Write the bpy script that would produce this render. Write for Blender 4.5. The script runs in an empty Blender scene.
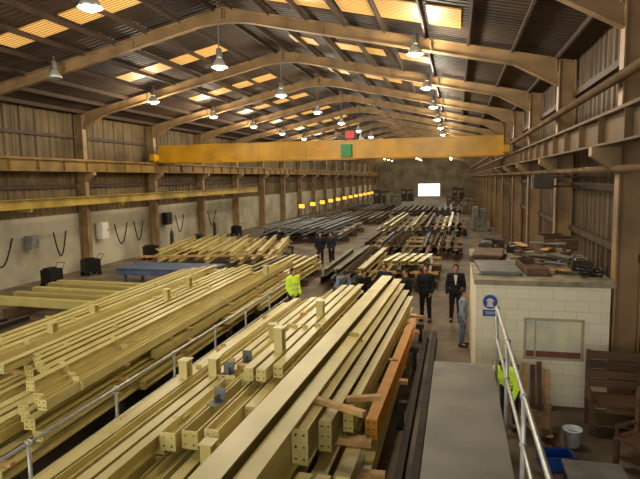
import bpy, math, random
from mathutils import Vector, Matrix
R=random.Random(7)
C=bpy.context.scene.collection
bpy.context.scene.view_settings.view_transform='Standard'
# ---------------------------------------------------------------- materials
def lin(c):
    o=[]
    for x in c:
        x/=255.0
        o.append(x/12.92 if x<=0.04045 else ((x+0.055)/1.055)**2.4)
    return o
def pmat(name,col,rough=.6,metal=0,var=.25,scale=3.0,bump=0.0,emit=None,es=0,col2=None,stretch=None):
    m=bpy.data.materials.new(name); m.use_nodes=True
    nt=m.node_tree; b=nt.nodes['Principled BSDF']
    c=lin(col)
    b.inputs['Roughness'].default_value=rough; b.inputs['Metallic'].default_value=metal
    tc=nt.nodes.new('ShaderNodeTexCoord'); mp=nt.nodes.new('ShaderNodeMapping')
    if stretch: mp.inputs['Scale'].default_value=stretch
    nt.links.new(tc.outputs['Object'],mp.inputs[0])
    n=nt.nodes.new('ShaderNodeTexNoise'); n.inputs['Scale'].default_value=scale; n.inputs['Detail'].default_value=6
    nt.links.new(mp.outputs[0],n.inputs['Vector'])
    r=nt.nodes.new('ShaderNodeValToRGB')
    d=lin(col2) if col2 else [x*(1-var*1.6) for x in c]
    r.color_ramp.elements[0].position=.32; r.color_ramp.elements[0].color=(*d,1)
    r.color_ramp.elements[1].position=.62; r.color_ramp.elements[1].color=(*[min(1,x*(1+var*.3)) for x in c],1)
    nt.links.new(n.outputs['Fac'],r.inputs[0]); nt.links.new(r.outputs[0],b.inputs['Base Color'])
    if bump:
        bp=nt.nodes.new('ShaderNodeBump'); bp.inputs['Strength'].default_value=bump
        nt.links.new(n.outputs['Fac'],bp.inputs['Height']); nt.links.new(bp.outputs[0],b.inputs['Normal'])
    if emit:
        b.inputs['Emission Color'].default_value=(*lin(emit),1); b.inputs['Emission Strength'].default_value=es
    return m
M={}
M['cream']=pmat('cream_paint',(212,195,120),.36,0,.1,1.5)
M['cream2']=pmat('cream_paint_pale',(224,208,138),.36,0,.1,1.2)
M['cream3']=pmat('cream_paint_olive',(186,169,104),.45,0,.14,1.2)
M['orange']=pmat('orange_primer',(226,156,48),.6,0,.08,3)
M['dark']=pmat('dark_steel',(70,60,48),.8,0,.3,3)
M['brownsteel']=pmat('rusty_brown_steel',(114,88,62),.8,0,.35,2)
M['greysteel']=pmat('blue_grey_steel',(134,138,138),.65,0,.25,2)
M['greengrey']=pmat('green_grey_steel',(122,118,98),.7,0,.25,2)
M['galv']=pmat('galvanised_tube',(200,200,194),.35,.35,.12,8)
M['wood']=pmat('pale_timber',(210,166,104),.75,0,.25,6,.2,stretch=(1,.15,1))
M['woodd']=pmat('dark_timber',(104,76,52),.7,0,.35,5,.2,stretch=(.2,1,1))
M['frame']=pmat('tan_frame_paint',(154,123,82),.6,0,.25,1.2)
M['purlin']=pmat('purlin_brown',(74,54,36),.7,0,.25,2)
M['crane']=pmat('crane_yellow',(208,154,22),.4,0,.2,.8)
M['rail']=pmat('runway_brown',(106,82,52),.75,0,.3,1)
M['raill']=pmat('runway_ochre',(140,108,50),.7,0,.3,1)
M['yrail']=pmat('runway_yellow',(178,148,58),.55,0,.3,1)
M['floor']=pmat('dusty_concrete',(124,108,86),.75,0,.35,.7,.15,col2=(76,64,50))
M['deck']=pmat('grey_deck',(130,125,112),.65,0,.18,1.6,.05)
M['black']=pmat('black_metal',(26,24,24),.5,.2,.2,4)
M['red']=pmat('red_paint',(200,36,20),.45,0,.1,3,emit=(230,60,20),es=.25)
M['brownred']=pmat('brown_red_paint',(136,80,58),.6,0,.2,3)
M['lip']=pmat('lip_tone',(150,84,74),.6,0,.1,3)
M['green']=pmat('green_paint',(16,140,70),.45,0,.1,3)
M['blue']=pmat('blue_paint',(92,108,138),.5,0,.25,2)
M['signblue']=pmat('sign_blue',(24,76,160),.4,0,.05,3)
M['white']=pmat('white_paint',(232,226,212),.5,0,.1,3)
M['grey']=pmat('grey_paint',(128,128,122),.5,.1,.2,3)
M['skin']=pmat('skin',(190,138,108),.6,0,.08,6)
M['hair']=pmat('dark_hair',(40,28,20),.7,0,.3,20)
M['suit']=pmat('black_cloth',(24,24,28),.85,0,.2,6)
M['navy']=pmat('navy_cloth',(32,38,58),.85,0,.2,6)
M['jeans']=pmat('blue_denim',(92,112,140),.85,0,.2,8)
M['bluecloth']=pmat('pale_blue_cloth',(138,152,168),.85,0,.2,8)
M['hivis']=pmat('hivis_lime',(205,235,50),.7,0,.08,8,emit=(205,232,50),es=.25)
M['silver']=pmat('reflective_tape',(230,230,225),.3,.1,.05,8)
M['bulb']=pmat('lamp_glow',(255,250,225),.5,0,0,1,emit=(255,248,225),es=25)
M['day']=pmat('daylight_opening',(240,245,250),.5,0,0,1,emit=(240,246,255),es=1.6)
M['amber']=pmat('amber_screen',(240,175,60),.5,0,.1,2,emit=(255,186,64),es=1.5)
M['glass']=pmat('reflection_tint_glass',(236,226,190),.3,0,.2,1.6,col2=(186,192,186))  # beige and grey tones paint window reflections into the pane colour
M['winframe']=pmat('pale_window_frame',(196,182,150),.6,0,.15,3)
M['bucket']=pmat('bucket_plastic',(226,230,232),.4,0,.05,4)
M['water']=pmat('bucket_content_blue',(110,150,190),.4,0,.1,4)
M['mortar']=pmat('pale_slab',(166,154,128),.8,0,.3,3,.1)

def wavemat(name,c1,c2,scale,axis,rough=.7,var_scale=.35):
    m=bpy.data.materials.new(name); m.use_nodes=True; nt=m.node_tree; b=nt.nodes['Principled BSDF']
    b.inputs['Roughness'].default_value=rough
    tc=nt.nodes.new('ShaderNodeTexCoord')
    w=nt.nodes.new('ShaderNodeTexWave'); w.bands_direction=axis; w.inputs['Scale'].default_value=scale
    nt.links.new(tc.outputs['Object'],w.inputs['Vector'])
    n=nt.nodes.new('ShaderNodeTexNoise'); n.inputs['Scale'].default_value=var_scale; n.inputs['Detail'].default_value=8
    nt.links.new(tc.outputs['Object'],n.inputs['Vector'])
    r=nt.nodes.new('ShaderNodeValToRGB')
    r.color_ramp.elements[0].position=.35; r.color_ramp.elements[0].color=(*lin(c1),1)
    r.color_ramp.elements[1].position=.65; r.color_ramp.elements[1].color=(*lin(c2),1)
    nt.links.new(n.outputs['Fac'],r.inputs[0])
    nt.links.new(r.outputs[0],b.inputs['Base Color'])
    bp=nt.nodes.new('ShaderNodeBump'); bp.inputs['Strength'].default_value=.8; bp.inputs['Distance'].default_value=.06
    nt.links.new(w.outputs['Fac'],bp.inputs['Height']); nt.links.new(bp.outputs[0],b.inputs['Normal'])
    return m
M['roof']=wavemat('corrugated_roof',(42,30,22),(78,58,40),1.2,'Y')
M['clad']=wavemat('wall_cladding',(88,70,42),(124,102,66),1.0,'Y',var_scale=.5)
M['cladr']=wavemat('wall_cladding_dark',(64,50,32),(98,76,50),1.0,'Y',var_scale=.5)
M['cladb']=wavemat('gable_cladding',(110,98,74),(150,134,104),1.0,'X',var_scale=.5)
M['lower']=pmat('dirty_wall_render',(192,184,160),.8,0,.2,.5,.05,col2=(150,140,116))
def brickmat():
    m=bpy.data.materials.new('painted_blockwork'); m.use_nodes=True; nt=m.node_tree; b=nt.nodes['Principled BSDF']
    b.inputs['Roughness'].default_value=.7
    tc=nt.nodes.new('ShaderNodeTexCoord'); sx=nt.nodes.new('ShaderNodeSeparateXYZ'); cb=nt.nodes.new('ShaderNodeCombineXYZ'); ad=nt.nodes.new('ShaderNodeMath')
    nt.links.new(tc.outputs['Object'],sx.inputs[0]); nt.links.new(sx.outputs[0],ad.inputs[0]); nt.links.new(sx.outputs[1],ad.inputs[1])
    nt.links.new(ad.outputs[0],cb.inputs[0]); nt.links.new(sx.outputs[2],cb.inputs[1])
    br=nt.nodes.new('ShaderNodeTexBrick'); br.inputs['Scale'].default_value=1
    br.inputs['Brick Width'].default_value=.44; br.inputs['Row Height'].default_value=.215; br.inputs['Mortar Size'].default_value=.006
    br.inputs['Color1'].default_value=(*lin((252,242,212)),1); br.inputs['Color2'].default_value=(*lin((247,236,204)),1); br.inputs['Mortar'].default_value=(*lin((226,214,182)),1)
    nt.links.new(cb.outputs[0],br.inputs['Vector'])
    nt.links.new(br.outputs['Color'],b.inputs['Base Color'])
    bp=nt.nodes.new('ShaderNodeBump'); bp.invert=True; bp.inputs['Strength'].default_value=.12; bp.inputs['Distance'].default_value=.006
    nt.links.new(br.outputs['Fac'],bp.inputs['Height']); nt.links.new(bp.outputs[0],b.inputs['Normal'])
    return m
M['brick']=brickmat()
def skymat():
    m=bpy.data.materials.new('translucent_rooflight'); m.use_nodes=True; nt=m.node_tree; b=nt.nodes['Principled BSDF']
    tc=nt.nodes.new('ShaderNodeTexCoord'); w=nt.nodes.new('ShaderNodeTexWave'); w.bands_direction='Y'; w.inputs['Scale'].default_value=2.2
    w.inputs['Distortion'].default_value=1.0
    nt.links.new(tc.outputs['Object'],w.inputs['Vector'])
    r=nt.nodes.new('ShaderNodeValToRGB'); r.color_ramp.elements[0].color=(*lin((130,82,34)),1); r.color_ramp.elements[1].color=(*lin((242,192,108)),1)
    nt.links.new(w.outputs['Fac'],r.inputs[0]); nt.links.new(r.outputs[0],b.inputs['Emission Color']); nt.links.new(r.outputs[0],b.inputs['Base Color'])
    b.inputs['Emission Strength'].default_value=.85
    return m
M['sky']=skymat()
# ---------------------------------------------------------------- mesh helpers
class MB:
    def __init__(s): s.v=[]; s.f=[]; s.mi=[]; s.cur=0
    def add(s,vs,fs):
        o=len(s.v); s.v+= [tuple(v) for v in vs]
        for f in fs: s.f.append([i+o for i in f]); s.mi.append(s.cur)
    def box(s,c,d,rot=None):
        x,y,z=[k/2 for k in d]
        vs=[Vector((a,b,e)) for a in(-x,x) for b in(-y,y) for e in(-z,z)]
        if rot: vs=[rot@v for v in vs]
        vs=[v+Vector(c) for v in vs]
        s.add(vs,[(0,1,3,2),(4,6,7,5),(0,4,5,1),(2,3,7,6),(0,2,6,4),(1,5,7,3)]); return s
    def prism(s,prof,y0,y1):
        n=len(prof); vs=[(x,y0,z) for x,z in prof]+[(x,y1,z) for x,z in prof]
        s.add(vs,[list(range(n)),list(range(2*n-1,n-1,-1))]+[(i,i+n,(i+1)%n+n,(i+1)%n) for i in range(n)]); return s
    def cyl(s,p0,p1,r0,r1=None,n=10,caps=True):
        r1=r0 if r1 is None else r1
        p0=Vector(p0);p1=Vector(p1); d=(p1-p0); 
        if d.length<1e-6: return s
        d.normalize(); a=d.orthogonal().normalized(); b=d.cross(a)
        vs=[]
        for p,r in((p0,r0),(p1,r1)):
            for i in range(n):
                t=2*math.pi*i/n; vs.append(p+a*math.cos(t)*r+b*math.sin(t)*r)
        fs=[(i,(i+1)%n,(i+1)%n+n,i+n) for i in range(n)]
        if caps: fs+=[list(range(n-1,-1,-1)),list(range(n,2*n))]
        s.add(vs,fs); return s
    def sph(s,c,r,nu=14,nv=9,zmin=None,rot=None):
        if not hasattr(r,'__len__'): r=(r,r,r)
        vs=[];c=Vector(c)
        for j in range(nv+1):
            ph=math.pi*j/nv
            if zmin is not None: ph=ph*zmin
            for i in range(nu):
                t=2*math.pi*i/nu
                v=Vector((math.sin(ph)*math.cos(t)*r[0],math.sin(ph)*math.sin(t)*r[1],math.cos(ph)*r[2]))
                if rot: v=rot@v
                vs.append(v+c)
        fs=[]
        for j in range(nv):
            for i in range(nu):
                a=j*nu+i;b=j*nu+(i+1)%nu
                fs.append((a,a+nu,b+nu,b))
        s.add(vs,fs); return s
    def lathe(s,prof,n=20,c=(0,0,0)):
        vs=[];c=Vector(c)
        for r,z in prof:
            for i in range(n):
                t=2*math.pi*i/n; vs.append(Vector((r*math.cos(t),r*math.sin(t),z))+c)
        fs=[]
        for j in range(len(prof)-1):
            for i in range(n):
                a=j*n+i;b=j*n+(i+1)%n; fs.append((a,b,b+n,a+n))
        s.add(vs,fs); return s
    def tube(s,pts,r,n=8):
        for a,b in zip(pts[:-1],pts[1:]): s.cyl(a,b,r,n=n)
        for p in pts[1:-1]: s.sph(p,r,8,5)
        return s
    def mesh(s,name,mats,smooth=False):
        me=bpy.data.meshes.new(name); me.from_pydata(s.v,[],s.f)
        if not isinstance(mats,(list,tuple)): mats=[mats]
        for m in mats: me.materials.append(m)
        for p,i in zip(me.polygons,s.mi): p.material_index=i; p.use_smooth=smooth
        me.validate(); me.update(); return me
def ob(name,me,loc=(0,0,0),rz=0,parent=None,label=None,cat=None,group=None,kind=None,rot=None):
    o=bpy.data.objects.new(name,me); C.objects.link(o)
    o.location=loc; o.rotation_euler=rot if rot else (0,0,rz)
    if parent: o.parent=parent
    if label: o['label']=label
    if cat: o['category']=cat
    if group: o['group']=group
    if kind: o['kind']=kind
    return o
def fix(me):
    import bmesh
    bm=bmesh.new(); bm.from_mesh(me); bmesh.ops.remove_doubles(bm,verts=bm.verts,dist=1e-5); bmesh.ops.recalc_face_normals(bm,faces=bm.faces); bm.to_mesh(me); bm.free(); return me
# ---------------------------------------------------------------- hall dimensions
XR=-7.84; SL=.222; ZR=10.66; WL=-19.2; WRX=3.52; Y0=-7; Y1=140; BAY=6.9; F0=11.7
def zroof(x): return ZR-SL*abs(x-XR)
frames=[F0+BAY*k for k in range(-1,19)]
ob('floor',MB().box(((WL+WRX)/2,(Y0+Y1)/2,-.1),(WRX-WL+.6,Y1-Y0,.2)).mesh('floor',M['floor']),kind='structure',label='dusty stained concrete workshop floor')
def sidewall(name,x,mats,zs=3.2,sgn=1):
    mb=MB()
    mb.cur=0; mb.box((x-sgn*.12,(Y0+Y1)/2,zs/2),(.3,Y1-Y0,zs))
    mb.cur=1
    prof=[];y=Y0
    while y<Y1:
        prof+=[(y,0),(y+.22,0),(y+.28,.06),(y+.42,.06),(y+.48,0)]; y+=.48
    n=len(prof); zt=zroof(x)
    vs=[(x-sgn*d,yy,zs) for yy,d in prof]+[(x-sgn*d,yy,zt) for yy,d in prof]
    mb.add(vs,[(i,i+1,i+1+n,i+n) for i in range(n-1)])
    mb.box((x-sgn*.2,(Y0+Y1)/2,(zs+zt+.1)/2),(.1,Y1-Y0,zt+.1-zs))
    return ob(name,mb.mesh(name,mats),kind='structure')
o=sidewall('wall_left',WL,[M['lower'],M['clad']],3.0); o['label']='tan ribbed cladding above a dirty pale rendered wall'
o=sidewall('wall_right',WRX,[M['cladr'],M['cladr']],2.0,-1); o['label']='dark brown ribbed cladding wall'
mb=MB(); dx0,dx1,dz=-9.2,-4.0,3.0
def gable(mb,xa,xb,za):
    xs=sorted(set([xa,xb]+([XR] if xa<XR<xb else [])))
    prof=[(xa,za)]+[(xb,za)]+[(x,zroof(x)) for x in reversed(xs)]
    mb.prism(prof,Y1,Y1+.3)
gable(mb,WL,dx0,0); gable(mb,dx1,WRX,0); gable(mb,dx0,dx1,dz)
ob('wall_back',fix(mb.mesh('wall_back',M['cladb'])),kind='structure',label='distant pale tan clad gable end wall')  # gable cladding in a paler tan than the side walls
ob('door_1',MB().box(((dx0+dx1)/2,Y1+.2,dz/2),(dx1-dx0,.05,dz)).mesh('door_1',M['day']),kind='structure',label='bright open roller door in the gable wall')
mb=MB()
for s in(-1,1):
    xe=WL-.2 if s<0 else WRX+.2
    mb.prism([(XR,ZR),(xe,zroof(xe)),(xe,zroof(xe)+.06),(XR,ZR+.06)],Y0,Y1)
ob('ceiling',fix(mb.mesh('ceiling',M['roof'])),kind='structure',label='brown corrugated pitched roof sheeting')
wn=1
for k,fy in enumerate(frames):
    for s in(-1,1):
        if s<0: segs=((1.75,4.1),(4.4,6.7))
        elif k<=1: segs=((2.0,4.2),(4.4,6.8),(7.0,7.9))
        elif k<=3: segs=((1.2,2.2),(3.1,5.0),(5.6,6.8))
        else: segs=((1.2,2.4),)
        for (a,b) in segs:
            x1=XR+s*a; x2=XR+s*b; e=.05; ya=fy+3.7; yb=fy+(5.6 if (s>0 and k==1) else 4.8)
            mb=MB(); mb.prism([(x1,zroof(x1)-e),(x2,zroof(x2)-e),(x2,zroof(x2)-e+.03),(x1,zroof(x1)-e+.03)],ya,yb)
            ob('window_%d'%wn,fix(mb.mesh('window',M['sky'])),kind='structure',label='translucent corrugated rooflight glowing amber'); wn+=1
for s in(-1,1):
    for i in range(9):
        x=XR+s*(.35+i*1.3)
        z=zroof(x)-.13
        mb=MB().box((0,0,0),(.06,Y1-Y0-.2,.18))
        ob('roof_purlin',mb.mesh('roof_purlin',M['purlin']),loc=(x,(Y0+Y1)/2,z),rot=(0,s*math.atan(SL),0),label='long brown steel roof purlin under the sheeting',cat='purlin',group='roof purlins')
tn=1
for x,zs in((WL+.07,(4.4,6.9)),(WRX-.1,(3.0,4.3,7.0))):
    for z in zs:
        ob('trim_%d'%tn,MB().box((x,(Y0+Y1)/2,z),(.1,Y1-Y0,.16)).mesh('trim',M['purlin']),kind='structure',label='horizontal steel cladding rail'); tn+=1
def beamstrip(mb,pts,w,t):
    for (a,b) in zip(pts[:-1],pts[1:]):
        mb.prism([a,b,(b[0],b[1]+t),(a[0],a[1]+t)],-w/2,w/2)
HS=11.02
def rafter_mesh(s):
    mb=MB()
    top=lambda d: 10.48-SL*d
    bot=lambda d: 10.08-SL*d
    P=[(0,bot(0)-.12),(.8,bot(.8)),(9.5,bot(9.5)),(HS-.25,bot(HS)-.36)]
    und=[(XR+s*d,z) for d,z in P]
    tp=[(XR,top(0)),(XR+s*(HS+.2),top(HS+.2))]
    mb.prism(und+[(XR+s*(HS+.2),und[-1][1])]+tp[::-1],-.02,.02)
    beamstrip(mb,und,.22,.035); beamstrip(mb,[(a,b-.03) for a,b in tp],.22,.035)
    for d in(.05,3.5,7,HS-.3):
        mb.box((XR+s*d,0,(top(d)+bot(d))/2),(.02,.2,.36))
    return fix(mb.mesh('rafter',M['frame']))
def col_mesh(s):
    mb=MB(); x=XR+s*HS; h=top=10.46-SL*HS
    for e in(-.22,.22): mb.box((x+e,0,h/2),(.035,.3,h))
    mb.box((x,0,h/2),(.42,.03,h)); mb.box((x,0,.02),(.56,.45,.04))
    b=x-s*.22
    prof=[(b,5.12),(b-s*.5,5.12),(b-s*.5,4.95),(b,4.6)]
    mb.prism(prof,-.13,.13)
    return fix(mb.mesh('column',M['frame']))
rm=[rafter_mesh(-1),rafter_mesh(1)]; cm=[col_mesh(-1),col_mesh(1)]
for fy in frames:
    e=ob('portal_frame',None,loc=(XR,fy,0),label='tan painted steel portal frame spanning the hall',cat='steel frame',group='portal frames')
    for i in(0,1):
        for n_,mm in(('rafter',rm[i]),('column',cm[i])):
            c=ob(n_,mm,loc=(-XR,0,0),parent=e)
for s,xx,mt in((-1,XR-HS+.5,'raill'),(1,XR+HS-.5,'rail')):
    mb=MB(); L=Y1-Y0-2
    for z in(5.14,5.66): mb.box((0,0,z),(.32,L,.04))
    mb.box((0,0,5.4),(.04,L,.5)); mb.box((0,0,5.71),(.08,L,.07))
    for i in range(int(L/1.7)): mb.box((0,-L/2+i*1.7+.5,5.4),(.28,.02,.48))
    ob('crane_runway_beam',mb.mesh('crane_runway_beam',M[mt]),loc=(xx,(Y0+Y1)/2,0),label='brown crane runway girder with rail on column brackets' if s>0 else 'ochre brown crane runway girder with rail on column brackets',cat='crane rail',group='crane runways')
mb=MB()
for z in(3.5,3.88): mb.box((0,0,z),(.26,50,.04))
mb.box((0,0,3.69),(.03,50,.38))
for i in range(8):
    yy=-24.5+i*BAY; mb.box((-.25,yy,3.4),(.7,.12,.12))
o=ob('lower_runway_beam',mb.mesh('lower_runway_beam',M['yrail']),loc=(-18.05,24.5,0),label='yellow painted lower crane beam along the clad wall',cat='crane rail')
for z,r_,x in((4.7,.07,3.2),(6.3,.09,3.1)):
    ob('wall_pipe',MB().cyl((x-.35,Y0+1,z),(x-.35,Y1-1,z),r_,n=10).mesh('wall_pipe',M['rail'],True),label='long brown service pipe running along the wall',cat='pipe',group='service pipes')
# ---------------------------------------------------------------- overhead crane
CY=33.0; cx0,cx1=XR-HS+.5,XR+HS-.5
cr=ob('overhead_crane',None,loc=(XR,CY,5.75),label='yellow double girder overhead travelling crane spanning the hall',cat='crane')
gm=MB(); L=cx1-cx0-.5
gm.box((0,0,.5),(L,.35,.98)); gm.box((0,0,1.01),(L,.5,.05)); gm.box((0,0,.0),(L,.5,.05))
for i in range(14): gm.box((-L/2+.8+i*(L-1.6)/13,-.19,.5),(.03,.03,.95))
gme=gm.mesh('girder',M['crane'])
ob('girder',gme,loc=(0,-.9,0),parent=cr); ob('girder',gme,loc=(0,.9,0),parent=cr)
ecm=MB().box((0,0,.3),(.3,3.4,.38))
for yy in(-1.4,1.4): ecm.cyl((-.08,yy,.14),(.08,yy,.14),.14,n=16)
ecm=ecm.mesh('end_carriage',M['crane'])
for x in(-L/2-.1,L/2+.1): ob('end_carriage',ecm,loc=(x,0,0),parent=cr)
tx=-6.15-XR
tr=ob('trolley',MB().box((0,.3,1.18),(1.3,2.0,.2)).box((.2,.3,1.35),(.8,1.0,.3)).cyl((-.6,.6,1.36),(.6,.6,1.36),.2,n=16).mesh('trolley',M['black']),loc=(tx,0,0),parent=cr)
ob('load_display',MB().box((0,-1.12,1.32),(.7,.12,.6)).mesh('load_display',M['black']),loc=(tx+.2,0,0),parent=cr)
ob('display_face',MB().box((0,-1.2,1.32),(.52,.03,.42)).box((0,-1.2,1.05),(.2,.03,.05)).mesh('display_face',M['red']),loc=(tx+.2,0,0),parent=cr,label='red lit display face')
ob('control_panel',MB().box((0,-1.22,.42),(.6,.2,.72)).box((0,-1.33,.42),(.52,.02,.62)).mesh('control_panel',M['green']),loc=(tx,0,0),parent=cr,label='green electrical box')
ob('rating_plate',MB().box((0,-1.09,.55),(.7,.02,.2)).mesh('rating_plate',M['orange']),loc=(tx-1.5,0,0),parent=cr)
# ---------------------------------------------------------------- lamps
reflector=MB().lathe([(.09,.3),(.13,.24),(.2,.12),(.27,0),(.255,0),(.19,.11),(.12,.22),(.08,.28)],20).mesh('reflector',M['galv'],True)
ballast=MB().lathe([(0,.62),(.08,.62),(.1,.55),(.1,.36),(.07,.3),(0,.3)],14).mesh('ballast_housing',M['grey'],True)
bulb=MB().sph((0,0,.04),(.2,.2,.13),14,8).mesh('bulb',M['bulb'],True)
bulboff=MB().sph((0,0,.06),(.13,.13,.1),14,8).mesh('bulb',M['grey'],True)
LZ=8.45
for xi,x in enumerate((-14.3,XR,-1.3)):
    for k in range(0,18):
        y=11.2+BAY*k
        r=ob('highbay_lamp',None,loc=(x,y,LZ-.06),label='hanging bell-shaped high bay lamp glowing white',cat='lamp',group='high bay lamps')
        off=(xi==0 and k==1)
        if off: r['label']='hanging bell-shaped high bay lamp, unlit'
        ob('reflector',reflector,parent=r); ob('ballast_housing',ballast,parent=r); ob('bulb',bulboff if off else bulb,parent=r)
        ob('suspension_rod',MB().cyl((0,0,.6),(0,0,zroof(x)-LZ-.0),.018,n=6).mesh('suspension_rod',M['grey']),parent=r)
        if not off:
            ld=bpy.data.lights.new('lamp_light','POINT'); ld.energy=430 if k<5 else (300 if k<9 else (170 if k<15 else 330)); ld.color=(1,.9,.7); ld.shadow_soft_size=.2
            lo=bpy.data.objects.new('lamp_light',ld); C.objects.link(lo); lo.parent=r; lo.location=(0,0,-.3)
# ---------------------------------------------------------------- beams
cache={}
def section(kind,w,h,L,mat):
    key=(kind,round(w,3),round(h,3),round(L,2),mat)
    if key in cache: return cache[key]
    t=.018; tw=.014; mb=MB(); a=w/2
    if kind=='I':
        mb.prism([(-a,0),(a,0),(a,t),(tw/2,t),(tw/2,h-t),(a,h-t),(a,h),(-a,h),(-a,h-t),(-tw/2,h-t),(-tw/2,t),(-a,t)],0,L)
    elif kind=='H':
        c=h/2
        mb.prism([(-a,0),(-a+t,0),(-a+t,c-tw/2),(a-t,c-tw/2),(a-t,0),(a,0),(a,h),(a-t,h),(a-t,c+tw/2),(-a+t,c+tw/2),(-a+t,h),(-a,h)],0,L)
    elif kind=='C':
        mb.prism([(-a,0),(a,0),(a,t),(-a+t,t),(-a+t,h-t),(a,h-t),(a,h),(-a,h)],0,L)
    elif kind=='U':
        mb.prism([(-a,0),(a,0),(a,h),(a-t,h),(a-t,t),(-a+t,t),(-a+t,h),(-a,h)],0,L)
    elif kind=='B':
        o_=[(-a,0),(a,0),(a,h),(-a,h)]; i_=[(-a+t,t),(a-t,t),(a-t,h-t),(-a+t,h-t)]
        vs=[(x,y,z) for y in(0,L) for x,z in o_]+[(x,y,z) for y in(0,L) for x,z in i_]
        fs=[]
        for i in range(4):
            j=(i+1)%4
            fs+=[(i,j,j+4,i+4),(8+i,12+i,12+j,8+j),(i,8+i,8+j,j),(4+i,4+j,12+j,12+i)]
        mb.add(vs,fs)
    me=fix(mb.mesh('steel_beam',M[mat])); cache[key]=me; return me
def plate_mesh(w,h,nx,nz,mat,t=.02,r=.018):
    key=('plate',round(w,3),round(h,3),nx,nz,mat)
    if key in cache: return cache[key]
    mb=MB(); cw=w/nx; ch=h/nz
    for i in range(nx):
        for j in range(nz):
            cx=-w/2+cw*(i+.5); cz=ch*(j+.5)
            out=[(-1,-1),(0,-1),(1,-1),(1,0),(1,1),(0,1),(-1,1),(-1,0)]
            vs=[]
            for y in(-t,0):
                vs+=[(cx+a*cw/2,y,cz+b*ch/2) for a,b in out]
                vs+=[(cx+r*math.cos(math.radians(-135+45*k)),y,cz+r*math.sin(math.radians(-135+45*k))) for k in range(8)]
            fs=[]
            for k in range(8):
                l=(k+1)%8
                fs+=[(k,l,8+l,8+k),(16+k,24+k,24+l,16+l),(8+k,8+l,24+l,24+k)]
            mb.add(vs,fs)
    mb.box((-w/2-.001,-t/2,h/2),(.002,t,h)); mb.box((w/2+.001,-t/2,h/2),(.002,t,h))
    mb.box((0,-t/2,-.001),(w,t,.002)); mb.box((0,-t/2,h+.001),(w,t,.002))
    me=mb.mesh('end_plate',M[mat]); cache[key]=me; return me
def stub_mesh(w,h,mat):
    key=('stub',w,h,mat)
    if key in cache: return cache[key]
    mb=MB(); mb.box((0,0,h/2),(.014,w,h)); mb.box((0,-w/2,h/2),(w*.8,.016,h)); mb.box((0,w/2,h/2),(w*.8,.016,h)); mb.box((0,0,h),(w*1.05,w*1.15,.018))
    me=mb.mesh('stub_post',M[mat]); cache[key]=me; return me
def cleat_mesh(mat,w,h):
    key=('cleat',mat,w,h)
    if key in cache: return cache[key]
    mb=MB(); mb.box((w/2+.02,0,h*.5),(.06,.014,h*.8)); mb.box((-w/2-.02,0,h*.5),(.06,.014,h*.8)); mb.box((0,0,h*.5),(w,.014,h*.8))
    mb.box((0,.0,h+.03),(w*.8,.014,.07))
    me=mb.mesh('cleat',M[mat]); cache[key]=me; return me
LAB={'cream':'cream-yellow painted steel beam resting in a stack','cream2':'pale cream painted steel beam lying in a stack','cream3':'olive-cream painted steel beam lying in a stack',
 'orange':'orange primed steel beam lying beside cream beams','brownsteel':'rusty brown steel section in a floor stack','dark':'dark bare steel section lying on bearers','greysteel':'blue-grey steel beam in a stack','greengrey':'green-grey steel section in a long stack'}
def beam(x,y,z,L,ang,w,h,mat,group,kind='I',plate=True,stubs=(),label=None,cleats=()):
    L=round(L*2)/2
    o=ob('steel_beam',section(kind,w,h,L,mat),loc=(x,y,z),rz=math.radians(ang),label=label or LAB[mat],cat='steel beam',group=group)
    if plate:
        ob('end_plate',plate_mesh(w+.004,h-.004,2,2 if h<.3 else 3,mat,r=.014 if w<.2 else .018),loc=(0,-.003,.002),parent=o)
    for (t,sh) in stubs:
        ob('stub_post',stub_mesh(.18,sh,mat),loc=(0,t,h),parent=o)
    for t in cleats:
        ob('cleat',cleat_mesh(mat,w,h),loc=(0,t,0),parent=o)
    return o
def bearer(cx,cy,z,L,ang,w=.1,h=.08,mat='wood',group='timber bearers'):
    me=cache.get(('bearer',round(L,1),mat,w,h))
    if not me:
        me=MB().box((0,0,h/2),(round(L,1),w,h)).mesh('timber_bearer',M[mat]); cache[('bearer',round(L,1),mat,w,h)]=me
    return ob('timber_bearer',me,loc=(cx,cy,z),rz=math.radians(ang),label='rough sawn timber bearer between stacked beams' if mat=='wood' else 'dark timber bearer under steel',cat='timber',group=group)
def trestle(cx,cy,L,h,ang,mat='dark'):
    e=ob('support_trestle',None,loc=(cx,cy,0),rz=math.radians(ang),label='dark steel trestle carrying stacked beams',cat='trestle',group='steel trestles')
    ob('top_beam',MB().box((0,0,h-.06),(L,.14,.12)).mesh('top_beam',M[mat]),parent=e)
    lm=cache.get(('leg',h))
    if not lm:
        lm=MB().box((0,0,(h-.12)/2),(.1,.1,h-.12)).box((0,0,.01),(.16,.3,.02)).mesh('leg',M[mat]); cache[('leg',h)]=lm
    n=max(2,int(L/1.4)+1)
    for i in range(n): ob('leg',lm,loc=(-L/2+.1+i*(L-.2)/(n-1),0,0),parent=e)
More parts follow.
